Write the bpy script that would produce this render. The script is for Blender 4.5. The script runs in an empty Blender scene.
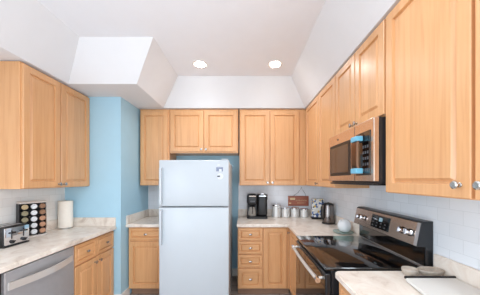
import bpy, bmesh, math, random
from mathutils import Vector, Matrix
C = bpy.context.scene
PI = math.pi
R = math.radians
random.seed(4)

# ---------------------------------------------------------------- camera, world, lights, exposure
cam_d = bpy.data.cameras.new('camera'); cam = bpy.data.objects.new('camera', cam_d)
C.collection.objects.link(cam); C.camera = cam
cam.location = (0, 0, 1.46); cam.rotation_euler = (R(90), 0, 0)
cam_d.sensor_width = 36; cam_d.lens = 36 * 216 / 480
cam_d.shift_x = -4 / 480; cam_d.shift_y = 32.5 / 480
cam_d.clip_start = 0.05

w = bpy.data.worlds.new('world'); C.world = w; w.use_nodes = True
w.node_tree.nodes['Background'].inputs[0].default_value = (0.86, 0.94, 1.0, 1)
w.node_tree.nodes['Background'].inputs[1].default_value = 0.7

def area(name, loc, rot, sx, sy, power, col=(1, 1, 1)):
    l = bpy.data.lights.new(name, 'AREA'); l.shape = 'RECTANGLE'; l.size = sx; l.size_y = sy
    l.energy = power; l.color = col
    o = bpy.data.objects.new(name, l); C.collection.objects.link(o)
    o.location = loc; o.rotation_euler = rot
    return o
# soft fill light added at the open end of the kitchen behind the photographer
area('fill_behind', (-0.5, -3.4, 1.25), (R(97), 0, 0), 3.1, 2.0, 8, (0.82, 0.91, 1.0))
# side fill lights added behind the photographer, the walls have no windows
area('fill_right', (1.12, -0.9, 1.35), (0, R(90), 0), 1.5, 1.6, 33, (0.80, 0.90, 1.0))
area('fill_left', (-2.09, -0.9, 1.35), (0, R(-90), 0), 1.5, 1.6, 20, (0.80, 0.90, 1.0))

C.view_settings.view_transform = 'Standard'
C.view_settings.look = 'None'
C.view_settings.exposure = 1.31
C.view_settings.gamma = 1.0
C.view_settings.use_curve_mapping = False
C.cycles.max_bounces = 10
C.cycles.diffuse_bounces = 6

# ---------------------------------------------------------------- materials
def lin(c):
    return tuple(((x / 255) / 12.92 if x / 255 <= 0.04045 else ((x / 255 + 0.055) / 1.055) ** 2.4) for x in c) + (1,)
def mat(name, rgb, rough=0.5, metal=0.0, var=0.03, vscale=8, bump=0.0, bscale=60, coat=0, spec=0.5, emit=None, trans=0, aniso=0):
    m = bpy.data.materials.new(name); m.use_nodes = True
    nt = m.node_tree; b = nt.nodes['Principled BSDF']
    b.inputs['Roughness'].default_value = rough; b.inputs['Metallic'].default_value = metal
    b.inputs['Coat Weight'].default_value = coat; b.inputs['Coat Roughness'].default_value = 0.08
    b.inputs['Specular IOR Level'].default_value = spec
    b.inputs['Transmission Weight'].default_value = trans
    tc = nt.nodes.new('ShaderNodeTexCoord')
    n = nt.nodes.new('ShaderNodeTexNoise'); n.inputs['Scale'].default_value = vscale; n.inputs['Detail'].default_value = 4
    nt.links.new(tc.outputs['Object'], n.inputs['Vector'])
    r = nt.nodes.new('ShaderNodeValToRGB'); c = lin(rgb)
    r.color_ramp.elements[0].position = 0.3; r.color_ramp.elements[1].position = 0.7
    r.color_ramp.elements[0].color = tuple(max(0, v * (1 - var)) for v in c[:3]) + (1,)
    r.color_ramp.elements[1].color = tuple(min(1, v * (1 + var)) for v in c[:3]) + (1,)
    nt.links.new(n.outputs['Fac'], r.inputs['Fac']); nt.links.new(r.outputs['Color'], b.inputs['Base Color'])
    if bump:
        n2 = nt.nodes.new('ShaderNodeTexNoise'); n2.inputs['Scale'].default_value = bscale
        nt.links.new(tc.outputs['Object'], n2.inputs['Vector'])
        bp = nt.nodes.new('ShaderNodeBump'); bp.inputs['Strength'].default_value = bump; bp.inputs['Distance'].default_value = 0.004
        nt.links.new(n2.outputs['Fac'], bp.inputs['Height']); nt.links.new(bp.outputs['Normal'], b.inputs['Normal'])
    if emit:
        b.inputs['Emission Color'].default_value = lin(emit[0]); b.inputs['Emission Strength'].default_value = emit[1]
    return m

def wood_mat(name, a, bcol, c3, rough=0.35, horizontal=False):
    m = bpy.data.materials.new(name); m.use_nodes = True
    nt = m.node_tree; N = nt.nodes; L = nt.links; b = N['Principled BSDF']
    b.inputs['Roughness'].default_value = rough; b.inputs['Coat Weight'].default_value = 0.25; b.inputs['Coat Roughness'].default_value = 0.25
    tc = N.new('ShaderNodeTexCoord'); oi = N.new('ShaderNodeObjectInfo')
    add = N.new('ShaderNodeVectorMath'); add.operation = 'MULTIPLY_ADD'
    comb = N.new('ShaderNodeCombineXYZ')
    for i in range(3): L.new(oi.outputs['Random'], comb.inputs[i])
    L.new(comb.outputs[0], add.inputs[0]); add.inputs[1].default_value = (7, 3, 11); L.new(tc.outputs['Object'], add.inputs[2])
    mp = N.new('ShaderNodeMapping'); mp.inputs['Scale'].default_value = (2.5, 60, 60) if horizontal else (60, 60, 2.5)
    L.new(add.outputs[0], mp.inputs['Vector'])
    n = N.new('ShaderNodeTexNoise'); n.inputs['Scale'].default_value = 1.0; n.inputs['Detail'].default_value = 5; n.inputs['Distortion'].default_value = 0.6
    L.new(mp.outputs[0], n.inputs['Vector'])
    r = N.new('ShaderNodeValToRGB'); e = r.color_ramp.elements
    e[0].position = 0.2; e[0].color = lin(c3); e[1].position = 0.8; e[1].color = lin(a)
    k = r.color_ramp.elements.new(0.5); k.color = lin(bcol)
    L.new(n.outputs['Fac'], r.inputs['Fac'])
    # glued boards about 8 cm wide, each of its own tone
    sep = N.new('ShaderNodeSeparateXYZ'); L.new(add.outputs[0], sep.inputs[0])
    mul = N.new('ShaderNodeMath'); mul.operation = 'MULTIPLY'; mul.inputs[1].default_value = 13
    L.new(sep.outputs['Z' if horizontal else 'X'], mul.inputs[0])
    fl = N.new('ShaderNodeMath'); fl.operation = 'FLOOR'; L.new(mul.outputs[0], fl.inputs[0])
    wn = N.new('ShaderNodeTexWhiteNoise'); wn.noise_dimensions = '1D'; L.new(fl.outputs[0], wn.inputs['W'])
    mr = N.new('ShaderNodeMapRange'); mr.inputs['To Min'].default_value = 0.94; mr.inputs['To Max'].default_value = 1.04
    L.new(wn.outputs['Value'], mr.inputs['Value'])
    mx = N.new('ShaderNodeVectorMath'); mx.operation = 'SCALE'
    L.new(r.outputs['Color'], mx.inputs[0]); L.new(mr.outputs[0], mx.inputs['Scale'])
    L.new(mx.outputs[0], b.inputs['Base Color'])
    return m

def tile_mat(name, axis, tile, grout, rough=0.15):
    m = bpy.data.materials.new(name); m.use_nodes = True
    nt = m.node_tree; N = nt.nodes; L = nt.links; b = N['Principled BSDF']
    b.inputs['Roughness'].default_value = rough
    tc = N.new('ShaderNodeTexCoord'); sep = N.new('ShaderNodeSeparateXYZ'); L.new(tc.outputs['Object'], sep.inputs[0])
    cb = N.new('ShaderNodeCombineXYZ'); L.new(sep.outputs[axis], cb.inputs[0]); L.new(sep.outputs['Z'], cb.inputs[1])
    br = N.new('ShaderNodeTexBrick'); L.new(cb.outputs[0], br.inputs['Vector'])
    br.inputs['Scale'].default_value = 1; br.inputs['Brick Width'].default_value = 0.152; br.inputs['Row Height'].default_value = 0.0762
    br.inputs['Mortar Size'].default_value = 0.0014; br.inputs['Mortar Smooth'].default_value = 0.3
    c = lin(tile)
    br.inputs['Color1'].default_value = c; br.inputs['Color2'].default_value = tuple(v * 0.93 for v in c[:3]) + (1,)
    br.inputs['Mortar'].default_value = lin(grout)
    L.new(br.outputs['Color'], b.inputs['Base Color'])
    bp = N.new('ShaderNodeBump'); bp.inputs['Strength'].default_value = 0.35; bp.inputs['Distance'].default_value = 0.002; bp.invert = True
    L.new(br.outputs['Fac'], bp.inputs['Height']); L.new(bp.outputs['Normal'], b.inputs['Normal'])
    return m

def stone_mat(name):
    m = bpy.data.materials.new(name); m.use_nodes = True
    nt = m.node_tree; N = nt.nodes; L = nt.links; b = N['Principled BSDF']
    b.inputs['Roughness'].default_value = 0.3
    tc = N.new('ShaderNodeTexCoord')
    n = N.new('ShaderNodeTexNoise'); n.inputs['Scale'].default_value = 6; n.inputs['Detail'].default_value = 8; n.inputs['Roughness'].default_value = 0.65; n.inputs['Distortion'].default_value = 1.2
    L.new(tc.outputs['Object'], n.inputs['Vector'])
    r = N.new('ShaderNodeValToRGB'); e = r.color_ramp.elements
    e[0].position = 0.32; e[0].color = lin((198, 182, 168)); e[1].position = 0.62; e[1].color = lin((236, 229, 219))
    k = r.color_ramp.elements.new(0.46); k.color = lin((226, 215, 203))
    L.new(n.outputs['Fac'], r.inputs['Fac']); L.new(r.outputs['Color'], b.inputs['Base Color'])
    return m

def floor_mat():
    m = bpy.data.materials.new('floor tile'); m.use_nodes = True
    nt = m.node_tree; N = nt.nodes; L = nt.links; b = N['Principled BSDF']
    b.inputs['Roughness'].default_value = 0.4
    tc = N.new('ShaderNodeTexCoord'); br = N.new('ShaderNodeTexBrick'); L.new(tc.outputs['Object'], br.inputs['Vector'])
    br.inputs['Scale'].default_value = 1; br.inputs['Brick Width'].default_value = 0.9; br.inputs['Row Height'].default_value = 0.15
    br.inputs['Mortar Size'].default_value = 0.003
    br.inputs['Color1'].default_value = lin((178, 162, 152)); br.inputs['Color2'].default_value = lin((158, 142, 132)); br.inputs['Mortar'].default_value = lin((90, 78, 70))
    n = N.new('ShaderNodeTexNoise'); n.inputs['Scale'].default_value = 14; n.inputs['Detail'].default_value = 6; L.new(tc.outputs['Object'], n.inputs['Vector'])
    mr = N.new('ShaderNodeMapRange'); mr.inputs['To Min'].default_value = 0.8; mr.inputs['To Max'].default_value = 1.2; L.new(n.outputs['Fac'], mr.inputs['Value'])
    mx = N.new('ShaderNodeVectorMath'); mx.operation = 'SCALE'; L.new(br.outputs['Color'], mx.inputs[0]); L.new(mr.outputs[0], mx.inputs['Scale'])
    L.new(mx.outputs[0], b.inputs['Base Color'])
    return m

def pattern_mat():
    m = bpy.data.materials.new('majolica pattern'); m.use_nodes = True
    nt = m.node_tree; N = nt.nodes; L = nt.links; b = N['Principled BSDF']
    b.inputs['Roughness'].default_value = 0.3
    tc = N.new('ShaderNodeTexCoord'); v = N.new('ShaderNodeTexVoronoi'); v.inputs['Scale'].default_value = 42
    L.new(tc.outputs['Object'], v.inputs['Vector'])
    sp = N.new('ShaderNodeSeparateColor'); L.new(v.outputs['Color'], sp.inputs[0])
    r = N.new('ShaderNodeValToRGB'); r.color_ramp.interpolation = 'CONSTANT'; e = r.color_ramp.elements
    e[0].position = 0; e[0].color = lin((225, 225, 220)); e[1].position = 0.42; e[1].color = lin((70, 105, 165))
    for p, c in ((0.64, (205, 175, 80)), (0.78, (240, 240, 236)), (0.9, (50, 60, 80))):
        k = r.color_ramp.elements.new(p); k.color = lin(c)
    L.new(sp.outputs[0], r.inputs['Fac']); L.new(r.outputs['Color'], b.inputs['Base Color'])
    return m

M = {}
M['wood'] = wood_mat('maple cabinet wood', (219, 169, 121), (214, 162, 113), (203, 147, 98))
M['woodh'] = wood_mat('maple drawer wood', (219, 169, 121), (214, 162, 113), (203, 147, 98), horizontal=True)
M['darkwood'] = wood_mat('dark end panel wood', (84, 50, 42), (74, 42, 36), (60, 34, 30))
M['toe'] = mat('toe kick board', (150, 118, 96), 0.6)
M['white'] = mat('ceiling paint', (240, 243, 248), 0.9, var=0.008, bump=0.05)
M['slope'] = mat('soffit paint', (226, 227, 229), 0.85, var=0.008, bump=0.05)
M['blue'] = mat('blue wall paint', (170, 208, 226), 0.8, var=0.012, bump=0.05)
M['trimw'] = mat('white trim paint', (235, 232, 226), 0.5, var=0.01)
M['tileR'] = tile_mat('pale blue subway tile', 'Y', (232, 239, 245), (212, 220, 226))
M['tileB'] = tile_mat('pale grey subway tile', 'X', (238, 241, 246), (216, 220, 224))
M['tileL'] = tile_mat('white subway tile', 'Y', (236, 234, 230), (218, 214, 208))
M['stone'] = stone_mat('marbled laminate')
M['floor'] = floor_mat()
M['steel'] = mat('brushed stainless steel', (222, 204, 190), 0.26, 1.0, var=0.04, vscale=30)  # slight warmth in the colour imitates the reflected maple cabinets
M['steel2'] = mat('satin stainless steel', (196, 196, 198), 0.42, 0.75, var=0.03, vscale=20)
M['chrome'] = mat('polished chrome', (225, 225, 228), 0.1, 1.0, var=0.01)
M['nickel'] = mat('brushed nickel', (190, 188, 184), 0.25, 1.0, var=0.02)
M['black'] = mat('black plastic', (22, 22, 24), 0.35, var=0.1)
M['blacks'] = mat('black enamel', (30, 32, 36), 0.3, var=0.05)
M['glass_black'] = mat('black ceramic glass', (12, 11, 12), 0.05, var=0.02, coat=0.6, spec=0.7)
M['fridge'] = mat('white fridge enamel', (192, 200, 206), 0.28, var=0.006, bump=0.02, bscale=200)
M['fgrey'] = mat('fridge gasket grey', (120, 122, 126), 0.6)
M['sticker1'] = mat('sticker grey violet', (130, 140, 165), 0.6, var=0.25, vscale=60)
M['sticker2'] = mat('sticker white', (214, 220, 226), 0.6)
M['ink'] = mat('dark ink', (50, 55, 70), 0.6)
M['ceramic'] = mat('white ceramic', (230, 234, 236), 0.2, var=0.01)
M['paper'] = mat('white paper', (234, 226, 214), 0.9, var=0.015, vscale=40)
M['bar'] = mat('satin handle metal', (214, 208, 202), 0.38, 0.5, var=0.02)
M['bluereflect'] = mat('light blue painted reflection', (110, 178, 205), 0.35, var=0.05)  # colour stands for a reflection on the microwave handle
M['greenglass'] = mat('sea green glass', (150, 172, 164), 0.12, var=0.04)
M['stonegrey'] = mat('grey speckled ceramic', (178, 168, 156), 0.5, var=0.15, vscale=60)
M['sign'] = wood_mat('reddish sign wood', (190, 122, 96), (168, 98, 76), (130, 80, 62), rough=0.6, horizontal=True)
M['signtan'] = mat('worn cream paint', (214, 190, 150), 0.7, var=0.12, vscale=60)
M['pattern'] = pattern_mat()
M['board'] = mat('white plastic board', (224, 224, 220), 0.45, var=0.01)
M['lens'] = mat('lamp lens', (255, 255, 255), 0.5, emit=((255, 250, 240), 12))
M['display2'] = mat('dim display', (16, 24, 28), 0.3)
M['display'] = mat('lit display', (120, 140, 150), 0.4, emit=((150, 190, 205), 0.15))
M['dglass'] = mat('smoked dark glass', (60, 44, 38), 0.08, var=0.02, coat=0.5)
M['carafe'] = mat('carafe glass', (150, 145, 138), 0.06, var=0.02, spec=0.8)
M['kettle'] = mat('dark polished steel', (120, 114, 112), 0.16, 1.0, var=0.02)
M['button'] = mat('grey button print', (84, 86, 90), 0.5)
for nm, col in (('tan', (180, 160, 124)), ('white', (214, 216, 218)), ('brown', (138, 104, 80)), ('orange', (176, 132, 104)), ('olive', (140, 132, 106))):
    M['sp_' + nm] = mat('spice ' + nm, col, 0.4, var=0.15, vscale=80)

# ---------------------------------------------------------------- mesh helpers
def box(bm, x0, x1, y0, y1, z0, z1, bev=0.0, seg=2):
    b = bmesh.new() if bev else bm
    vs = [b.verts.new(p) for p in ((x0, y0, z0), (x1, y0, z0), (x1, y1, z0), (x0, y1, z0), (x0, y0, z1), (x1, y0, z1), (x1, y1, z1), (x0, y1, z1))]
    for f in ((0, 3, 2, 1), (4, 5, 6, 7), (0, 1, 5, 4), (1, 2, 6, 5), (2, 3, 7, 6), (3, 0, 4, 7)):
        b.faces.new([vs[i] for i in f])
    if bev:
        bmesh.ops.bevel(b, geom=list(b.edges), offset=bev, segments=seg, affect='EDGES', profile=0.5)
        tmp = bpy.data.meshes.new('t'); b.to_mesh(tmp); b.free(); bm.from_mesh(tmp); bpy.data.meshes.remove(tmp)
    return bm
def B(*a, **k):
    return box(bmesh.new(), *a, **k)
def lathe(bm, prof, c=(0, 0, 0), axis='z', n=24):
    """prof: list of (radius, height) turned about the axis"""
    rings = []
    for r, h in prof:
        ring = []
        if r < 1e-6:
            p = (0, 0, h)
            ring = [p]
        else:
            ring = [(r * math.cos(2 * PI * i / n), r * math.sin(2 * PI * i / n), h) for i in range(n)]
        rings.append(ring)
    def tr(p):
        x, y, z = p
        if axis == 'y': x, y, z = x, -z, y       # height runs towards local -y
        if axis == 'x': x, y, z = z, x, y
        return (x + c[0], y + c[1], z + c[2])
    V = [[bm.verts.new(tr(p)) for p in ring] for ring in rings]
    for a, b in zip(V, V[1:]):
        for i in range(n):
            j = (i + 1) % n
            if len(a) == 1 and len(b) == 1: continue
            if len(a) == 1: bm.faces.new((a[0], b[j], b[i]))
            elif len(b) == 1: bm.faces.new((a[i], a[j], b[0]))
            else: bm.faces.new((a[i], a[j], b[j], b[i]))
    for ring, flip in ((V[0], True), (V[-1], False)):
        if len(ring) > 1: bm.faces.new(list(reversed(ring)) if flip else ring)
    return bm
def tube(bm, pts, r, n=8):
    pts = [Vector(p) for p in pts]; rings = []
    for i, p in enumerate(pts):
        d = (pts[min(i + 1, len(pts) - 1)] - pts[max(i - 1, 0)]).normalized()
        u = d.cross(Vector((0, 0, 1)) if abs(d.z) < 0.9 else Vector((1, 0, 0))).normalized(); v = d.cross(u)
        rings.append([bm.verts.new(p + (u * math.cos(2 * PI * k / n) + v * math.sin(2 * PI * k / n)) * r) for k in range(n)])
    for a, b in zip(rings, rings[1:]):
        for k in range(n): bm.faces.new((a[k], a[(k + 1) % n], b[(k + 1) % n], b[k]))
    bm.faces.new(rings[0][::-1]); bm.faces.new(rings[-1])
    return bm
def prism(bm, poly, z0, z1, bev=0):
    b = bmesh.new()
    lo = [b.verts.new((x, y, z0)) for x, y in poly]; hi = [b.verts.new((x, y, z1)) for x, y in poly]
    n = len(poly)
    b.faces.new(lo[::-1]); b.faces.new(hi)
    for i in range(n): b.faces.new((lo[i], lo[(i + 1) % n], hi[(i + 1) % n], hi[i]))
    bmesh.ops.recalc_face_normals(b, faces=b.faces)
    if bev: bmesh.ops.bevel(b, geom=[e for e in b.edges if abs(e.verts[0].co.z - e.verts[1].co.z) < 1e-6], offset=bev, segments=2, affect='EDGES')
    tmp = bpy.data.meshes.new('t'); b.to_mesh(tmp); b.free(); bm.from_mesh(tmp); bpy.data.meshes.remove(tmp)
    return bm
def profile_x(bm, prof, x0, x1):
    """closed (y, z) profile extruded along x"""
    a = [bm.verts.new((x0, y, z)) for y, z in prof]; b = [bm.verts.new((x1, y, z)) for y, z in prof]
    n = len(prof); bm.faces.new(a); bm.faces.new(b[::-1])
    for i in range(n): bm.faces.new((a[i], b[i], b[(i + 1) % n], a[(i + 1) % n]))
    bmesh.ops.recalc_face_normals(bm, faces=bm.faces)
    return bm
def obj(name, bm, m, parent=None, smooth=False, label=None):
    me = bpy.data.meshes.new(name); bmesh.ops.recalc_face_normals(bm, faces=bm.faces); bm.to_mesh(me); bm.free()
    me.materials.append(M[m] if isinstance(m, str) else m)
    if smooth:
        me.shade_smooth()
        me.set_sharp_from_angle(angle=R(35))
    o = bpy.data.objects.new(name, me); C.collection.objects.link(o)
    if parent: o.parent = parent
    if label: o['label'] = label
    return o
def thing(name, label, cat, loc=(0, 0, 0), rotz=0, group=None):
    o = bpy.data.objects.new(name, None); C.collection.objects.link(o)
    o.location = loc; o.rotation_euler = (0, 0, rotz); o['label'] = label; o['category'] = cat
    o.empty_display_size = 0.05
    if group: o['group'] = group
    return o
def struct(name, bm, m, label=None):
    o = obj(name, bm, m); o['kind'] = 'structure'
    if label: o['label'] = label
    return o
def dup(root, loc, label, group=None, rotz=None):
    r = root.copy(); C.collection.objects.link(r); r.location = loc; r['label'] = label
    if rotz is not None: r.rotation_euler = (0, 0, rotz)
    if group: r['group'] = group
    for ch in list(root.children):
        c = ch.copy(); C.collection.objects.link(c); c.parent = r
        for g in list(ch.children):
            d = g.copy(); C.collection.objects.link(d); d.parent = c
    return r

# ---------------------------------------------------------------- room dimensions
XL, XR, YB = -2.13, 1.165, 3.30      # left wall, right wall, back wall
YE, XP = 2.56, -1.46                 # end wall of the left counter, side of the pantry wall
ZS, ZC = 2.445, 2.78                 # soffit underside, ceiling
YR = -3.5
ZCT = 0.914
struct('floor', B(XL, XR, YR, YB, -0.05, 0), 'floor')
struct('wall_back', B(XP, XR + 0.1, YB, YB + 0.1, 0, 2.9), 'blue')
struct('wall_right', B(XR, XR + 0.1, YR, YB, 0, 2.9), 'slope')
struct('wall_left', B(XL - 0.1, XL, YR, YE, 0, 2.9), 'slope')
struct('wall_pantry', B(XL - 0.1, XP, YE, YB + 0.1, 0, 2.9), 'blue')
struct('ceiling', B(XL, XR, YR, YB, ZC, ZC + 0.05), 'white')
# sloped soffit: a ring around the raised ceiling, leaning in as it rises
bm = bmesh.new()
lowp = [(0.835, YR), (0.835, 2.955), (-1.10, 2.955), (-1.10, 2.215), (-1.80, 2.215), (-1.80, YR)]
topp = [(0.598, YR), (0.598, 2.742), (-0.837, 2.742), (-0.837, 1.992), (-1.518, 1.992), (-1.518, YR)]
lo = [bm.verts.new((x, y, ZS)) for x, y in lowp]; hi = [bm.verts.new((x, y, ZC)) for x, y in topp]
for i in range(5): bm.faces.new((lo[i], lo[i + 1], hi[i + 1], hi[i]))
# underside back to the walls
o1 = [bm.verts.new(p + (ZS,)) for p in ((XR, YR), (XR, YB), (XP, YB), (XP, YE), (XL, YE), (XL, YR))]
bm.faces.new((lo[0], lo[1], o1[1], o1[0]))
bm.faces.new((lo[1], lo[2], o1[2], o1[1]))
bm.faces.new((lo[2], lo[3], o1[3], o1[2]))
bm.faces.new((lo[3], lo[4], o1[4], o1[3]))
bm.faces.new((lo[4], lo[5], o1[5], o1[4]))
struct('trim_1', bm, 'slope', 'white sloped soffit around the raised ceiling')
# tiled backsplashes
struct('trim_2', B(XR - 0.008, XR, 0.0, YB, 0.93, 1.50), 'tileR', 'pale tile backsplash on the right wall')
struct('trim_3', B(-0.085, XR - 0.008, YB - 0.008, YB, 0.93, 1.42), 'tileB', 'pale tile backsplash on the back wall')
struct('trim_4', B(XL, XL + 0.008, 0.6, YE, 0.93, 1.42), 'tileL', 'white tile backsplash on the left wall')
struct('trim_5', B(XP, -0.96, YB - 0.008, YB, 0.93, 1.42), 'tileB', 'pale tile backsplash left of the fridge')
struct('baseboard_pantry', B(XP, XP + 0.014, YE - 0.014, 2.74, 0, 0.11, bev=0.003), 'trimw')
struct('baseboard_pantry_front', B(-1.533, XP, YE - 0.014, YE, 0, 0.11, bev=0.003), 'trimw')
struct('baseboard_back', B(-0.95, -0.085, YB - 0.014, YB, 0, 0.11, bev=0.003), 'trimw')

# ---------------------------------------------------------------- cabinets
T = 0.02
def door_bm(x0, x1, z0, z1, s=0.054, t=T, groove=0.013):
    bm = bmesh.new()
    ring = [(0, 0), (0, -t + 0.003), (0.003, -t), (s, -t), (s + 0.004, -t + groove), (s + 0.011, -t + groove), (s + 0.026, -t + 0.002)]
    if s < 0.045: ring = [(0, 0), (0, -t + 0.003), (0.003, -t), (s, -t), (s + 0.004, -t + groove), (s + 0.007, -t + groove), (s + 0.017, -t + 0.002)]
    prev = None
    for d, y in ring:
        V = [bm.verts.new(p) for p in ((x0 + d, y, z0 + d), (x1 - d, y, z0 + d), (x1 - d, y, z1 - d), (x0 + d, y, z1 - d))]
        if prev:
            for i in range(4): bm.faces.new((prev[i], prev[(i + 1) % 4], V[(i + 1) % 4], V[i]))
        else: bm.faces.new(V[::-1])
        prev = V
    bm.faces.new(prev)
    return bm
def knob(parent, x, z, r=0.016):
    bm = lathe(bmesh.new(), [(0.009, 0), (0.009, 0.003), (0.006, 0.005), (0.006, 0.016), (r, 0.021), (r, 0.026), (r * 0.7, 0.030), (0, 0.031)], (x, -T, z), 'y', 16)
    return obj('knob', bm, 'nickel', parent, True)
def pull(parent, x, z, w=0.034):
    bm = bmesh.new()
    lathe(bm, [(0.006, 0), (0.005, 0.014)], (x, -T, z), 'y', 10)
    b2 = bmesh.new(); lathe(b2, [(0.008, 0.012), (0.013, 0.016), (0.013, 0.022), (0.007, 0.027), (0, 0.028)], (0, 0, 0), 'y', 16)
    bmesh.ops.transform(b2, matrix=Matrix.Translation((x, -T, z)) @ Matrix.Diagonal((1.6, 1, 0.9, 1)), verts=b2.verts)
    tmp = bpy.data.meshes.new('t'); b2.to_mesh(tmp); b2.free(); bm.from_mesh(tmp)
    return obj('knob', bm, 'nickel', parent, True)
def cabinet(name, label, loc, rotz, w, h, d, doors=(), drawers=(), toe=0.0, group=None, fill=()):
    """loc: front left bottom corner of the carcass seen from its front, local -y is the front"""
    t = thing(name, label, 'cabinet', loc, rotz, group)
    bm = B(0, w, 0, d, toe, h)
    obj('cabinet_body', bm, 'wood', t)
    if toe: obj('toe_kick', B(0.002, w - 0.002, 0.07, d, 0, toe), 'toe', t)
    for x0, x1, z0, z1, kx, kz in doors:
        dr = obj('door', door_bm(x0, x1, z0, z1), 'wood', t)
        if kx is not None: knob(dr, kx, kz)
    for x0, x1, z0, z1 in drawers:
        dr = obj('drawer_front', door_bm(x0, x1, z0, z1, s=0.028 if z1 - z0 < 0.2 else 0.042), 'woodh', t)
        pull(dr, (x0 + x1) / 2, (z0 + z1) / 2)
    return t
ZU0, ZU1 = 1.385, 2.437
HU = ZU1 - ZU0
# left upper pair (front faces +x), carcass front at x=-1.84, doors reach -1.82
cabinet('wall_cabinet', 'tall maple wall cabinet with two doors on the left wall, above the toaster', (-1.84, 1.775, ZU0), R(90), 0.779, HU, 0.286,
        doors=[(0.008, 0.369, 0.006, HU - 0.012, 0.345, 0.035), (0.379, 0.772, 0.006, HU - 0.012, 0.405, 0.035)])
# back uppers, doors at y 2.967
yb = 2.987
cabinet('wall_cabinet', 'narrow single-door maple wall cabinet in the back left corner beside the fridge', (-1.435, yb, ZU0), 0, 0.405, HU, 0.305,
        doors=[(0.012, 0.385, 0.006, HU - 0.03, 0.36, 0.035)])
hB = ZU1 - 1.83
cabinet('wall_cabinet', 'short two-door maple wall cabinet hung above the white fridge', (-1.025, yb, 1.83), 0, 0.945, hB, 0.305,
        doors=[(0.012, 0.467, 0.02, hB - 0.03, 0.44, 0.05), (0.478, 0.93, 0.02, hB - 0.03, 0.505, 0.05)])
cabinet('wall_cabinet', 'tall two-door maple wall cabinet on the back wall above the coffee maker', (-0.062, yb, ZU0), 0, 0.918, HU, 0.305,
        doors=[(0.014, 0.413, 0.006, HU - 0.03, 0.385, 0.04), (0.425, 0.82, 0.006, HU - 0.03, 0.452, 0.04)])
# right uppers (front faces -x), carcass front at x=0.858, doors reach 0.838; local x runs towards the camera
def right_cab(label, y0, y1, z0, doors):
    cabinet('wall_cabinet', label, (0.858, y0, z0), R(-90), y0 - y1, ZU1 - z0, 0.297, doors=doors)
right_cab('tall two-door maple wall cabinet on the right wall between back corner and microwave', 2.962, 1.99, ZU0,
          [(0.03, 0.525, 0.006, HU - 0.012, 0.495, 0.035), (0.536, 0.968, 0.006, HU - 0.012, None, 0)])
hm = ZU1 - 1.85
right_cab('short two-door maple wall cabinet directly above the microwave', 1.986, 1.29, 1.85,
          [(0.006, 0.345, 0.006, hm - 0.012, 0.318, 0.03), (0.355, 0.690, 0.006, hm - 0.012, 0.382, 0.03)])
right_cab('large maple wall cabinet nearest the camera, right of the microwave', 1.286, 0.28, ZU0,
          [(0.007, 0.487, 0.004, HU - 0.012, 0.448, 0.056), (0.501, 1.0, 0.004, HU - 0.012, 0.532, 0.056)])

# base cabinets
HB = 0.874
cabinet('base_cabinet', 'maple base cabinet with two drawers over two doors beside the dishwasher', (-1.555, 1.962, 0), R(90), 0.594, HB, 0.56,
        doors=[(0.006, 0.292, 0.11, 0.66, 0.262, 0.615), (0.304, 0.586, 0.11, 0.66, 0.334, 0.615)],
        drawers=[(0.006, 0.292, 0.675, 0.86), (0.304, 0.586, 0.675, 0.86)], toe=0.1)
cabinet('base_cabinet', 'single-door maple base cabinet in the back alcove left of the fridge', (-1.444, 2.705, 0), 0, 0.472, HB, 0.58,
        doors=[(0.012, 0.44, 0.11, 0.69, None, 0)], drawers=[(0.012, 0.44, 0.715, 0.86)], toe=0.1)
cabinet('base_cabinet', 'maple base cabinet with four stacked drawers and a door under the coffee maker', (-0.078, 2.705, 0), 0, 0.655, HB, 0.58,
        doors=[(0.322, 0.61, 0.11, 0.862, None, 0)],
        drawers=[(0.01, 0.308, 0.11, 0.352), (0.01, 0.308, 0.378, 0.525), (0.01, 0.308, 0.54, 0.695), (0.01, 0.308, 0.71, 0.862)], toe=0.1)
cabinet('base_cabinet', 'narrow maple base cabinet between the inner corner and the range', (0.58, 2.70, 0), R(-90), 0.612, HB, 0.57,
        doors=[(0.03, 0.58, 0.11, 0.862, 0.06, 0.815)], toe=0.1)
cabinet('base_cabinet', 'maple base cabinet under the near right counter in front of the range', (0.58, 1.285, 0), R(-90), 1.0, HB, 0.575,
        doors=[(0.01, 0.49, 0.11, 0.68, 0.46, 0.63), (0.5, 0.98, 0.11, 0.68, 0.53, 0.63)],
        drawers=[(0.01, 0.49, 0.695, 0.86), (0.5, 0.98, 0.695, 0.86)], toe=0.1)
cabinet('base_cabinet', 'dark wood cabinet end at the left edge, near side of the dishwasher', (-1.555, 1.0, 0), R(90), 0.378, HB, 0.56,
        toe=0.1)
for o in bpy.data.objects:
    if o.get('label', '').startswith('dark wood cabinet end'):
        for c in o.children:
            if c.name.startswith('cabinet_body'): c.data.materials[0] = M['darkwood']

# ---------------------------------------------------------------- worktops
ZB = 0.876
def rounded(poly, idx, r, n=5):
    out = []
    for i, p in enumerate(poly):
        if i in idx:
            p = Vector(p); a = Vector(poly[i - 1]); b = Vector(poly[(i + 1) % len(poly)])
            u = (a - p).normalized(); v = (b - p).normalized(); c = p + (u + v) * r
            for k in range(n + 1):
                t = k / n * PI / 2
                out.append(tuple(c - v * r * math.cos(t) - u * r * math.sin(t)))
        else: out.append(p)
    return out
t = thing('countertop', 'long marbled countertop along the left wall under the toaster', 'countertop', (-1.51, 1.0, ZB))
def W(bm, loc):
    bmesh.ops.translate(bm, vec=-Vector(loc), verts=bm.verts); return bm
def counter(t, poly, curbs, idx=()):
    loc = t.location
    obj('worktop', W(prism(bmesh.new(), rounded(poly, idx, 0.03), ZB, ZCT, bev=0.006), loc), 'stone', t)
    for c in curbs:
        obj('upstand', W(B(*c, ZCT, 1.018, bev=0.004), loc), 'stone', t)
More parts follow.
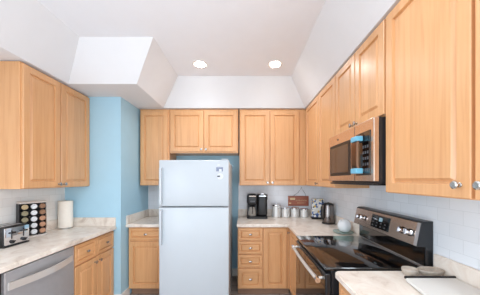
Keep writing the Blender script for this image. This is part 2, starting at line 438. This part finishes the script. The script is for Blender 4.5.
counter(t, [(XL + 0.009, 1.0), (-1.51, 1.0), (-1.51, YE - 0.001), (XL + 0.009, YE - 0.001)],
        [(XL + 0.009, XL + 0.026, 1.0, YE - 0.02), (XL + 0.009, -1.515, YE - 0.019, YE - 0.001)])
t = thing('countertop', 'small marbled countertop in the back alcove left of the fridge', 'countertop', (-1.43, 2.66, ZB))
counter(t, [(XP + 0.001, 2.66), (-0.965, 2.66), (-0.965, YB - 0.009), (XP + 0.001, YB - 0.009)],
        [(XP + 0.001, XP + 0.019, 2.665, YB - 0.028), (XP + 0.001, -0.965, YB - 0.027, YB - 0.009)])
t = thing('countertop', 'corner marbled countertop under the coffee maker, canisters and kettle', 'countertop', (0.54, 2.66, ZB))
counter(t, [(-0.09, 2.66), (0.54, 2.66), (0.54, 2.087), (XR - 0.009, 2.087), (XR - 0.009, YB - 0.009), (-0.09, YB - 0.009)],
        [(-0.09, XR - 0.028, YB - 0.027, YB - 0.009), (XR - 0.027, XR - 0.009, 2.09, YB - 0.009)])
t = thing('countertop', 'near right marbled countertop in front of the range', 'countertop', (0.54, 1.30, ZB))
counter(t, [(0.54, 0.25), (XR - 0.009, 0.25), (XR - 0.009, 1.302), (0.54, 1.302)],
        [(XR - 0.027, XR - 0.009, 0.25, 1.30)], idx=(3,))

# ---------------------------------------------------------------- fridge
fx0, fx1, fy = -0.934, -0.165, 2.37
fz = 1.68
t = thing('refrigerator', 'white top-freezer refrigerator standing between the two back counters', 'refrigerator', ((fx0 + fx1) / 2, fy, 0))
hw = (fx1 - fx0) / 2
obj('fridge_body', B(-hw + 0.008, hw - 0.004, 0.075, 0.76, 0.03, fz - 0.012, bev=0.006), 'fridge', t, True)
obj('gasket', B(-hw + 0.015, hw - 0.015, 0.062, 0.076, 0.1, fz - 0.02), 'fgrey', t)
zsplit = 1.46 - 27 * fy / 216      # gap between the doors
fd = obj('freezer_door', B(-hw, hw, 0, 0.062, zsplit + 0.006, fz, bev=0.012, seg=3), 'fridge', t, True)
ld = obj('fresh_food_door', B(-hw, hw, 0, 0.062, 0.09, zsplit - 0.006, bev=0.012, seg=3), 'fridge', t, True)
def fhandle(parent, z0, z1):
    bm = bmesh.new()
    prof = [(-hw + 0.012, 0.0), (-hw + 0.012, -0.028), (-hw + 0.02, -0.036), (-hw + 0.036, -0.036), (-hw + 0.04, -0.028), (-hw + 0.034, 0.0)]
    prism(bm, prof, z0, z1)
    return obj('handle', bm, 'fridge', parent, True)
fhandle(fd, zsplit + 0.03, fz - 0.09)
fhandle(ld, 0.75, zsplit - 0.03)
obj('kickplate', B(-hw + 0.02, hw - 0.02, 0.03, 0.075, 0.0, 0.085), 'fgrey', t)
obj('hinge_cover', B(hw - 0.085, hw - 0.015, 0.004, 0.12, fz + 0.001, fz + 0.014, bev=0.004), 'fridge', t)
obj('hinge', B(hw - 0.07, hw - 0.01, 0.004, 0.06, zsplit - 0.005, zsplit + 0.005), 'fgrey', t)
def fp(px, py): return ((px - 244) / 216 * fy - (fx0 + fx1) / 2, 1.46 - (py - 180) / 216 * fy)
x0, z0 = fp(216.2, 171.4); x1, z1 = fp(223, 167.2)
s = obj('sticker', B(x0, x1, -0.0012, 0, z0, z1), 'sticker1', fd, label='grey violet rectangular sticker')
x0, z0 = fp(219, 171.4); x1, z1 = fp(221.6, 169)
obj('print', B(x0, x1, -0.002, -0.0013, z0, z1), 'sticker2', s)
x0, z0 = fp(217.4, 165.6); x1, z1 = fp(220, 164.4)
obj('sticker', B(x0, x1, -0.0012, 0, z0, z1), 'sticker2', fd, label='tiny pale sticker on top')
x, z = fp(220.2, 176.3)
s = obj('sticker', lathe(bmesh.new(), [(0.035, 0), (0.035, 0.0012)], (x, 0, z), 'y', 24), 'sticker2', fd, label='round pale sticker with dark mark')
x0, z0 = fp(217.2, 177); x1, z1 = fp(220, 175.6)
obj('print', B(x0, x1, -0.002, -0.0013, z0, z1), 'ink', s)

# ---------------------------------------------------------------- dishwasher (faces +x)
t = thing('dishwasher', 'stainless steel dishwasher with curved bar handle under the left counter', 'dishwasher', (-1.555, 1.383, 0), R(90))
wd = 0.572
obj('tub', B(0.003, wd - 0.003, 0.01, 0.55, 0.1, 0.868), 'blacks', t)
dd = obj('door', B(0.003, wd - 0.003, -0.02, 0.009, 0.11, 0.862, bev=0.005), 'steel2', t)
obj('toe_kick', B(0.003, wd - 0.003, 0.06, 0.5, 0, 0.1), 'black', t)
# bowed flat handle
bm = bmesh.new(); n = 16; za = 0.766
ra = []
for i in range(n + 1):
    u = i / n; x = 0.022 + u * (wd - 0.05); yv = -0.024 - 0.045 * math.sin(PI * u); zz = za
    ra.append([bm.verts.new((x, yv - 0.004, zz - 0.026)), bm.verts.new((x, yv + 0.006, zz - 0.026)), bm.verts.new((x, yv + 0.006, zz + 0.022)), bm.verts.new((x, yv - 0.004, zz + 0.022))])
for a, b in zip(ra, ra[1:]):
    for k in range(4): bm.faces.new((a[k], a[(k + 1) % 4], b[(k + 1) % 4], b[k]))
bm.faces.new(ra[0][::-1]); bm.faces.new(ra[-1])
obj('handle', bm, 'bar', dd, True)

# ---------------------------------------------------------------- microwave (faces -x), local x towards the camera
t = thing('microwave', 'stainless over-the-range microwave hung under the short right cabinet', 'microwave', (0.776, 1.984, 1.44), R(-90))
mw, mh = 0.692, 0.398
obj('microwave_body', B(0, mw, 0.035, 0.375, 0, mh), 'blacks', t)
front = obj('front_frame', B(0, mw, 0, 0.034, 0.012, mh, bev=0.004), 'steel', t)
def mp(px, py, X=0.776):                       # a pixel on the front as local (x, z)
    Y = 216 * X / (px - 244); return (1.984 - Y, 1.46 - (py - 180) / 216 * Y - 1.44)
obj('window_surround', B(0.045, 0.41, -0.003, 0, 0.055, 0.315, bev=0.001), 'black', front)
obj('window_glass', B(0.07, 0.385, -0.005, -0.003, 0.08, 0.29), 'dglass', front)
pn = obj('control_panel', B(0.49, 0.66, -0.004, 0, 0.05, 0.33, bev=0.001), 'glass_black', front)
obj('display', B(0.60, 0.645, -0.006, -0.004, 0.275, 0.30), 'display2', pn)
for r_ in range(5):
    for c_ in range(3):
        obj('button', B(0.580 + c_ * 0.025, 0.594 + c_ * 0.025, -0.0055, -0.004, 0.075 + r_ * 0.037, 0.093 + r_ * 0.037), 'button', pn)
obj('door_seam', B(0.468, 0.472, -0.0008, 0, 0.014, mh - 0.004), 'black', front)
bm = bmesh.new(); ra = []
for i in range(13):
    u = i / 12; z = 0.06 + u * 0.25; y = -0.016 - 0.034 * min(1, math.sin(PI * u) * 1.8)
    ra.append([bm.verts.new((x, yy, z)) for x, yy in ((0.517, y + 0.012), (0.52, y), (0.587, y), (0.59, y + 0.012))])
for a, b in zip(ra, ra[1:]):
    for k in range(4): bm.faces.new((a[k], a[(k + 1) % 4], b[(k + 1) % 4], b[k]))
bm.faces.new(ra[0][::-1]); bm.faces.new(ra[-1])
box(bm, 0.53, 0.56, -0.018, -0.004, 0.062, 0.08); box(bm, 0.53, 0.56, -0.018, -0.004, 0.285, 0.305)
M['brown_reflection'] = mat('bronze tinted steel', (120, 92, 74), 0.3, 1.0)  # brown reflection on the steel handle, put into its base colour
hd = obj('handle', bm, 'brown_reflection', front, True)
for z0, z1 in ((0.062, 0.096), (0.272, 0.304)):  # blue reflection at the handle ends, put in as solid coloured blocks
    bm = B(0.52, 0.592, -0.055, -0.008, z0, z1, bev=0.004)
    obj('blue_reflection', bm, 'bluereflect', hd, label='light blue painted reflection')
obj('badge', lathe(bmesh.new(), [(0.009, 0), (0.009, 0.0015)], (0.20, 0, 0.352), 'y', 16), 'blacks', front)
obj('underside_vent', B(0.02, mw - 0.02, 0.01, 0.34, -0.014, -0.001), 'blacks', t)

# ---------------------------------------------------------------- range (faces -x), local x towards the camera
RY0 = 2.073; rw = 0.756
t = thing('range', 'stainless and black glass electric range between the two right counters', 'range', (0.50, RY0, 0), R(-90))
obj('range_body', B(0, rw, 0.035, 0.64, 0.09, 0.905), 'blacks', t)
obj('drawer', B(0.005, rw - 0.005, 0.01, 0.034, 0.09, 0.235, bev=0.004), 'steel2', t)
od = obj('oven_door', B(0.005, rw - 0.005, 0.0, 0.034, 0.25, 0.885, bev=0.006), 'blacks', t)
obj('oven_window', B(0.008, rw - 0.008, -0.003, 0, 0.27, 0.80, bev=0.001), 'glass_black', od)
obj('top_rail', B(0.008, rw - 0.008, -0.004, 0, 0.805, 0.88, bev=0.001), 'glass_black', od)
bm = bmesh.new()
tube(bm, [(0.045 + u / 10 * (rw - 0.09), -0.038 - 0.008 * math.sin(PI * u / 10), 0.832) for u in range(11)], 0.0125, 12)
for x in (0.06, rw - 0.06): tube(bm, [(x, -0.038, 0.832), (x, 0.002, 0.84)], 0.009, 8)
obj('handle', bm, 'bar', od, True)
for x in (0.045, rw - 0.045):
    obj('handle_cap', lathe(bmesh.new(), [(0.017, -0.012), (0.017, 0.012)], (x, -0.038, 0.832), 'x', 14), 'chrome', od, True)
ck = obj('cooktop', B(0.0, rw, -0.003, 0.605, 0.906, 0.926, bev=0.005), 'glass_black', t, True)
def ringm(cx, cy, r):
    bm = bmesh.new(); n = 40
    a = [bm.verts.new((cx + r * math.cos(2 * PI * i / n), cy + r * math.sin(2 * PI * i / n), 0.9263)) for i in range(n)]
    b = [bm.verts.new((cx + (r - 0.002) * math.cos(2 * PI * i / n), cy + (r - 0.002) * math.sin(2 * PI * i / n), 0.9263)) for i in range(n)]
    for i in range(n): bm.faces.new((a[i], a[(i + 1) % n], b[(i + 1) % n], b[i]))
    return bm
M['ring'] = mat('burner print', (58, 58, 62), 0.2)
for cx, cy, r in ((0.2, 0.17, 0.10), (0.56, 0.17, 0.115), (0.2, 0.44, 0.085), (0.56, 0.44, 0.085)):
    obj('burner_ring', ringm(cx, cy, r), 'ring', ck)
# backguard
prof = [(0.607, 0.927), (0.607, 1.05), (0.556, 1.052), (0.586, 1.2), (0.598, 1.206), (0.652, 1.206), (0.652, 0.927)]
bg = obj('backguard', profile_x(bmesh.new(), prof, 0.0, rw), 'blacks', t)
obj('lower_glass', B(0.006, rw - 0.006, 0.604, 0.607, 0.93, 1.045), 'glass_black', bg)
obj('trim_strip', B(0.004, rw - 0.004, 0.598, 0.604, 0.9265, 0.932), 'steel2', bg)
def tilted(x0, x1, a0, a1, th, off=0.0):
    """slab on the sloped control panel; a0..a1 = 0..1 up the slope"""
    A = Vector((0, 0.556, 1.052)); Bv = Vector((0, 0.586, 1.2)); d = Bv - A; nrm = Vector((0, -d.z, d.y)).normalized()
    bm = bmesh.new(); vs = []
    for k in (off, off + th):
        for x, a in ((x0, a0), (x1, a0), (x1, a1), (x0, a1)):
            p = A + d * a + nrm * k; vs.append(bm.verts.new((x, p.y, p.z)))
    for f in ((0, 3, 2, 1), (4, 5, 6, 7), (0, 1, 5, 4), (1, 2, 6, 5), (2, 3, 7, 6), (3, 0, 4, 7)): bm.faces.new([vs[i] for i in f])
    return bm
pl = obj('control_panel', tilted(0.004, rw - 0.03, 0.02, 0.96, 0.004), 'steel', bg)
obj('end_trim', tilted(rw - 0.028, rw - 0.006, 0.02, 0.97, 0.004), 'steel2', bg)
cp = obj('control_glass', tilted(0.267, 0.49, 0.16, 0.84, 0.002, 0.0042), 'glass_black', pl)
obj('display', tilted(0.365, 0.405, 0.55, 0.74, 0.001, 0.0064), 'display', cp)
for i in range(4):
    for j in range(2):
        obj('button', tilted(0.285 + i * 0.05, 0.302 + i * 0.05, 0.25 + j * 0.17, 0.31 + j * 0.17, 0.0006, 0.0064), 'button', cp)
def rknob(x):
    A = Vector((0, 0.556, 1.052)); Bv = Vector((0, 0.586, 1.2)); d = (Bv - A); nrm = Vector((0, -d.z, d.y)).normalized()
    p = A + d * 0.48 + nrm * 0.0045
    bm = lathe(bmesh.new(), [(0.024, 0), (0.024, 0.004), (0.019, 0.008), (0.017, 0.028), (0.014, 0.031), (0, 0.031)], (0, 0, 0), 'z', 20)
    box(bm, -0.004, 0.004, -0.017, 0.017, 0.028, 0.037)
    rot = nrm.to_track_quat('Z', 'Y').to_matrix().to_4x4()
    bmesh.ops.transform(bm, matrix=Matrix.Translation((x, p.y, p.z)) @ rot, verts=bm.verts)
    return obj('knob', bm, 'chrome', pl, True)
for a0, a1 in ((0.055, 0.19), (0.585, 0.72)): obj('knob_plate', tilted(a0, a1, 0.36, 0.62, 0.0015, 0.0042), 'black', pl)
for x in (0.09, 0.153, 0.62, 0.685): rknob(x)

# ---------------------------------------------------------------- recessed lights
def downlight(x, y, label):
    t = thing('recessed_light', label, 'ceiling light', (x, y, ZC), 0, 'recessed ceiling lights')
    obj('trim_ring', lathe(bmesh.new(), [(0.06, -0.004), (0.082, -0.006), (0.085, -0.001), (0.06, -0.001)], (0, 0, 0), 'z', 28), 'trimw', t, True)
    obj('lens', lathe(bmesh.new(), [(0.06, -0.003), (0.055, -0.009), (0, -0.012)], (0, 0, 0), 'z', 28), 'lens', t, True)
    l = bpy.data.lights.new('lamp', 'SPOT'); l.energy = 9; l.spot_size = R(155); l.spot_blend = 0.9; l.shadow_soft_size = 0.06; l.color = (0.90, 0.95, 1.0)
    o = bpy.data.objects.new('lamp', l); C.collection.objects.link(o); o.location = (0, 0, -0.03); o.parent = t
    return t
downlight(-0.50, 2.46, 'lit recessed ceiling light on the left, above the fridge')
downlight(0.353, 2.46, 'lit recessed ceiling light on the right, above the coffee maker')
downlight(-0.50, -0.7, 'unseen recessed ceiling light added behind the photographer, left')  # unseen, added with the next three to even out the light
downlight(0.353, -0.7, 'unseen recessed ceiling light added behind the photographer, right')
downlight(-0.50, 0.9, 'unseen recessed ceiling light added nearer the room entrance, left')
downlight(0.353, 0.9, 'unseen recessed ceiling light added nearer the room entrance, right')

# ---------------------------------------------------------------- toaster (faces +x)
ZTOP = ZCT + 0.0008
t = thing('toaster', 'chrome and black toaster with two lever controls on the left counter', 'toaster', (-1.90, 1.712, ZTOP), R(90))
obj('housing', B(0.004, 0.202, 0.012, 0.195, 0.008, 0.165, bev=0.012, seg=3), 'black', t, True)
obj('base', B(0.0, 0.206, 0.004, 0.198, 0.0, 0.012, bev=0.003), 'black', t)
fc = obj('face_plate', B(0.006, 0.2, 0.0, 0.012, 0.018, 0.155, bev=0.005), 'chrome', t, True)
for x in (0.055, 0.15):
    obj('lever_slot', B(x - 0.004, x + 0.004, -0.0015, 0, 0.065, 0.135), 'black', fc)
    obj('lever', B(x - 0.018, x + 0.018, -0.02, -0.0015, 0.108, 0.122, bev=0.003), 'black', fc)
    obj('dial', lathe(bmesh.new(), [(0.015, 0), (0.013, 0.014), (0, 0.015)], (x, 0, 0.04), 'y', 16), 'black', fc, True)
    obj('button', B(x + 0.02, x + 0.03, -0.004, 0, 0.036, 0.044), 'black', fc)
for y in (0.05, 0.115): obj('bread_slot', B(0.02, 0.186, y, y + 0.03, 0.1652, 0.1665), 'steel2', t)

# ---------------------------------------------------------------- spice rack with jars
RKA = R(66)
t = thing('spice_rack', 'steel and black countertop spice rack behind the toaster', 'rack', (-2.03, 1.955, ZTOP), RKA)
rk = t
obj('base_plate', B(0, 0.2, 0.0, 0.07, -0.0, 0.02, bev=0.004), 'bar', t)
obj('top_plate', B(0, 0.2, 0.0, 0.07, 0.325, 0.342, bev=0.004), 'bar', t)
for x in (0.0, 0.066, 0.131, 0.194): obj('upright', B(x, x + 0.006, 0.012, 0.068, 0.02, 0.325), 'black' if x < 0.19 else 'chrome', t)
obj('back_panel', B(0.006, 0.194, 0.062, 0.068, 0.02, 0.325), 'black', t)
cols = [['tan', 'olive', 'olive', 'tan', 'brown'], ['white', 'white', 'white', 'white', 'white'], ['brown', 'brown', 'orange', 'orange', 'orange']]
rown = ['top', 'second', 'middle', 'fourth', 'bottom']; coln = ['left', 'middle', 'right']
protoj = {}
ca, sa = math.cos(RKA), math.sin(RKA)
for ci in range(3):
    for ri in range(5):
        lx = (0.036, 0.1015, 0.1655)[ci]; lz = 0.325 - 0.031 - ri * 0.0595
        ly = 0.0
        wx = -2.03 + ca * lx - sa * ly; wy = 1.955 + sa * lx + ca * ly
        lab = '%s-filled spice jar in the %s column, %s row of the rack' % (cols[ci][ri], coln[ci], rown[ri])
        k = cols[ci][ri]
        if k not in protoj:
            j = thing('spice_jar', lab, 'jar', (wx, wy, ZTOP + lz), RKA, 'spice jars in the rack')
            obj('jar', lathe(bmesh.new(), [(0.017, -0.055), (0.0245, -0.05), (0.0245, -0.002), (0.021, 0.004), (0, 0.006)], (0, 0, 0), 'y', 20), 'sp_' + k, j, True)
            obj('lid', lathe(bmesh.new(), [(0.028, -0.03), (0.028, -0.004)], (0, 0, 0), 'y', 20), 'black', j, True)
            protoj[k] = j
        else:
            dup(protoj[k], (wx, wy, ZTOP + lz), lab)

# ---------------------------------------------------------------- paper towel
t = thing('paper_towel_holder', 'white paper towel roll on a stand in the left counter corner', 'paper towel', (-2.02, 2.445, ZTOP))
obj('base', lathe(bmesh.new(), [(0.07, 0), (0.07, 0.008), (0.066, 0.012), (0, 0.012)], n=32), 'nickel', t, True)
obj('towel_roll', lathe(bmesh.new(), [(0.02, 0.013), (0.066, 0.013), (0.068, 0.02), (0.068, 0.303), (0.065, 0.308), (0.02, 0.308), (0.02, 0.013)], n=40), 'paper', t, True)
obj('post', lathe(bmesh.new(), [(0.006, 0.012), (0.006, 0.318), (0, 0.322)], n=12), 'nickel', t, True)

# ---------------------------------------------------------------- coffee maker
t = thing('coffee_maker', 'black dual coffee maker with glass carafe on the back counter', 'coffee maker', (0.042, 3.02, ZTOP))
obj('base', prism(bmesh.new(), rounded([(0, 0), (0.292, 0), (0.292, 0.215), (0, 0.215)], (0, 1), 0.035, 6), 0, 0.03, bev=0.004), 'black', t, True)
lt = obj('brew_tower', B(0.004, 0.145, 0.125, 0.215, 0.031, 0.24), 'black', t)
hd = obj('brew_head', B(0.0, 0.148, 0.005, 0.215, 0.19, 0.345, bev=0.03, seg=4), 'black', t, True)
obj('display', B(0.045, 0.11, 0.002, 0.005, 0.235, 0.255), 'button', hd)
obj('steel_band', B(0.03, 0.125, 0.002, 0.005, 0.315, 0.322), 'steel', hd)
cf = obj('carafe', lathe(bmesh.new(), [(0.045, 0.032), (0.056, 0.05), (0.058, 0.09), (0.048, 0.14), (0.038, 0.165), (0, 0.165)], (0.074, 0.066, 0), n=24), 'carafe', t, True)
obj('carafe_lid', lathe(bmesh.new(), [(0.041, 0.166), (0.043, 0.178), (0, 0.184)], (0.074, 0.066, 0), n=24), 'black', cf, True)
obj('carafe_handle', tube(bmesh.new(), [(0.074, 0.026, 0.165), (0.074, -0.004, 0.15), (0.074, -0.006, 0.1), (0.074, 0.01, 0.075)], 0.007), 'black', cf, True)
obj('pod_brewer', B(0.149, 0.29, 0.02, 0.215, 0.031, 0.3, bev=0.035, seg=4), 'black', t, True)
pc = obj('pod_head', prism(bmesh.new(), rounded([(0.15, 0.002), (0.292, 0.002), (0.292, 0.21), (0.15, 0.21)], (0, 1, 2, 3), 0.04, 6), 0.26, 0.34, bev=0.006), 'black', t, True)
obj('chrome_ring', prism(bmesh.new(), rounded([(0.146, -0.002), (0.296, -0.002), (0.296, 0.2), (0.146, 0.2)], (0, 1, 2, 3), 0.042, 6), 0.315, 0.325), 'chrome', pc, True)
obj('lid_handle', B(0.19, 0.252, 0.0, 0.04, 0.342, 0.356, bev=0.004), 'chrome', pc, True)

# ---------------------------------------------------------------- canisters
def canister(x, r, h, label):
    t = thing('canister', label, 'canister', (x, 3.19, ZTOP), 0, 'steel canisters on the back counter')
    obj('canister_body', lathe(bmesh.new(), [(r - 0.004, 0), (r, 0.004), (r, h * 0.78), (r - 0.003, h * 0.8), (0, h * 0.8)], n=28), 'steelcan', t, True)
    ld = obj('lid', lathe(bmesh.new(), [(r - 0.006, h * 0.805), (r + 0.002, h * 0.82), (r + 0.002, h * 0.9), (r - 0.006, h * 0.93), (0.012, h * 0.95), (0.012, h * 0.98), (0, h)], n=28), 'chrome', t, True)
    obj('clasp', B(r * 0.3, r * 0.3 + 0.009, -r - 0.004, -r * 0.9, h * 0.62, h * 0.9), 'nickel', t)
    return t
M['steelcan'] = mat('light canister metal', (226, 226, 224), 0.35, 0.35, var=0.02)
canister(0.477, 0.063, 0.205, 'tallest steel canister, next to the coffee maker')
canister(0.613, 0.059, 0.155, 'second steel canister from the coffee maker, just left of the hanging wooden sign')
canister(0.75, 0.06, 0.15, 'third steel canister from the coffee maker, below the wooden sign')
canister(0.888, 0.06, 0.135, 'shortest steel canister, beside the patterned box')

# ---------------------------------------------------------------- wooden sign
sx0, sx1, sz0, sz1 = 0.668, 0.978, 1.068, 1.218
t = thing('wooden_sign', 'small reddish wooden sign with cream lettering hung on the back tiles', 'sign', (sx0, 3.268, sz0))
sw, sh = sx1 - sx0, sz1 - sz0
bd = obj('board', B(0, sw, 0, 0.012, 0, sh, bev=0.002), 'sign', t)
random.seed(9)
bm = bmesh.new()
def strokes(bm, x, xe, z, h):
    while x < xe:
        wv = random.uniform(0.005, 0.009)
        box(bm, x, x + 0.003, -0.001, 0, z, z + h)
        box(bm, x, x + wv, -0.001, 0, z + random.choice((0, h * 0.45, h - 0.003)), z + random.choice((0.003, 0.006)) + h * 0.45)
        x += wv + 0.006
strokes(bm, 0.115, sw - 0.03, 0.072, 0.022); strokes(bm, 0.14, sw - 0.05, 0.04, 0.012)
obj('lettering', bm, 'signtan', bd)
obj('emblem', B(0.03, 0.105, -0.001, 0, 0.09, 0.122), 'signtan', bd)
obj('emblem', B(0.012, 0.045, -0.001, 0, 0.03, 0.05), 'signtan', bd)
obj('hanging_wire', tube(bmesh.new(), [(0.08, 0.006, sh), (0.15, 0.006, sh + 0.05), (0.2, 0.004, sh + 0.12), (0.25, 0.006, sh + 0.05), (0.27, 0.006, sh)], 0.0022, 6), 'blacks', t)
obj('hook', tube(bmesh.new(), [(0.2, -0.003, sh + 0.115), (0.2, 0.0, sh + 0.135), (0.2, 0.022, sh + 0.135)], 0.003, 6), 'nickel', t)

# ---------------------------------------------------------------- patterned box
t = thing('decorative_tin', 'upright blue, white and yellow patterned box beside the kettle', 'tin', (0.945, 3.0, ZTOP), R(-6))
obj('foot', B(0, 0.165, 0, 0.1, 0, 0.028, bev=0.003), 'black', t)
obj('box_body', B(0.004, 0.161, 0.004, 0.096, 0.0285, 0.255, bev=0.006), 'pattern', t)
obj('lid', B(0.0, 0.165, 0, 0.1, 0.256, 0.283, bev=0.006), 'pattern', t)

# ---------------------------------------------------------------- kettle
t = thing('electric_kettle', 'dark steel electric kettle with black handle on the corner counter', 'kettle', (1.058, 2.71, ZTOP))
obj('power_base', lathe(bmesh.new(), [(0.078, 0), (0.078, 0.014), (0.07, 0.02), (0, 0.02)], n=32), 'black', t, True)
obj('kettle_body', lathe(bmesh.new(), [(0.073, 0.021), (0.075, 0.03), (0.074, 0.1), (0.066, 0.2), (0.06, 0.235), (0, 0.235)], n=36), 'kettle', t, True)
obj('lid', lathe(bmesh.new(), [(0.061, 0.2355), (0.06, 0.248), (0.045, 0.258), (0.012, 0.26), (0.012, 0.266), (0, 0.268)], n=32), 'black', t, True)
a = (-0.95, -0.31)
obj('handle', tube(bmesh.new(), [(a[0] * q, a[1] * q, z) for q, z in ((0.05, 0.244), (0.085, 0.24), (0.1, 0.215), (0.102, 0.13), (0.096, 0.075), (0.074, 0.06))], 0.011, 10), 'black', t, True)
obj('spout', tube(bmesh.new(), [(0.05, 0.02, 0.2), (0.072, 0.024, 0.232)], 0.012, 8), 'kettle', t, True)

# ---------------------------------------------------------------- green glass dish and white pot
t = obj('glass_dish', lathe(bmesh.new(), [(0.04, 0), (0.07, 0.003), (0.1, 0.012), (0.098, 0.016), (0.068, 0.007), (0, 0.006)], n=40), 'greenglass', None, True)
t.location = (1.025, 2.235, ZTOP); t['label'] = 'sea green glass dish under the white ceramic pot'; t['category'] = 'dish'
t = thing('ceramic_pot', 'round white ceramic pot with a short pointed lip on the green glass dish', 'pot', (1.045, 2.25, ZTOP + 0.0085))
obj('pot_body', lathe(bmesh.new(), [(0.03, 0), (0.048, 0.008), (0.064, 0.034), (0.067, 0.064), (0.06, 0.095), (0.042, 0.118), (0.018, 0.129), (0, 0.131)], n=32), 'ceramic', t, True)
bm = lathe(bmesh.new(), [(0.034, -0.02), (0.03, 0.006), (0.018, 0.022), (0.008, 0.03), (0, 0.032)], n=18)
bmesh.ops.transform(bm, matrix=Matrix.Translation((-0.032, -0.01, 0.095)) @ Matrix.Rotation(R(-42), 4, 'Y'), verts=bm.verts)
obj('lip', bm, 'ceramic', t, True)

# ---------------------------------------------------------------- things on the near right counter
t = thing('cutting_board', 'white cutting board with a black end rail on the near right counter', 'cutting board', (1.0, 1.155, ZTOP))
bm = prism(bmesh.new(), [(-0.135, 0.0), (0.132, 0.0), (0.128, -0.36), (-0.20, -0.36)], 0.004, 0.022, bev=0.003)
obj('board', bm, 'board', t)
obj('end_rail', B(-0.138, 0.136, 0.001, 0.010, 0.016, 0.029, bev=0.002), 'black', t)
for x, y in ((-0.115, -0.02), (0.11, -0.02), (0.1, -0.33), (-0.16, -0.33)):
    obj('foot', lathe(bmesh.new(), [(0.01, 0), (0.009, 0.0039)], (x, y, 0), n=12), 'black', t)
def rest(x, y, rx, ry, h, label):
    """shallow oval ceramic dish with a rolled rim"""
    bm = lathe(bmesh.new(), [(0.55, 0), (0.8, 0.25), (0.97, 0.7), (1.0, 0.9), (0.95, 1.0), (0.86, 0.94), (0.72, 0.6), (0.4, 0.4), (0, 0.36)], n=32)
    bmesh.ops.scale(bm, vec=(rx, ry, h), verts=bm.verts)
    o = obj('spoon_rest', bm, 'stonegrey', None, True)
    o.location = (x, y, ZTOP); o['label'] = label; o['category'] = 'dish'; o['group'] = 'grey ceramic dishes by the range'
    return o
rest(0.945, 1.232, 0.042, 0.036, 0.042, 'small round grey ceramic dish, the left of the two between range and cutting board')
rest(1.063, 1.232, 0.072, 0.04, 0.038, 'wider oval grey ceramic dish by the wall upstand, between range and cutting board')
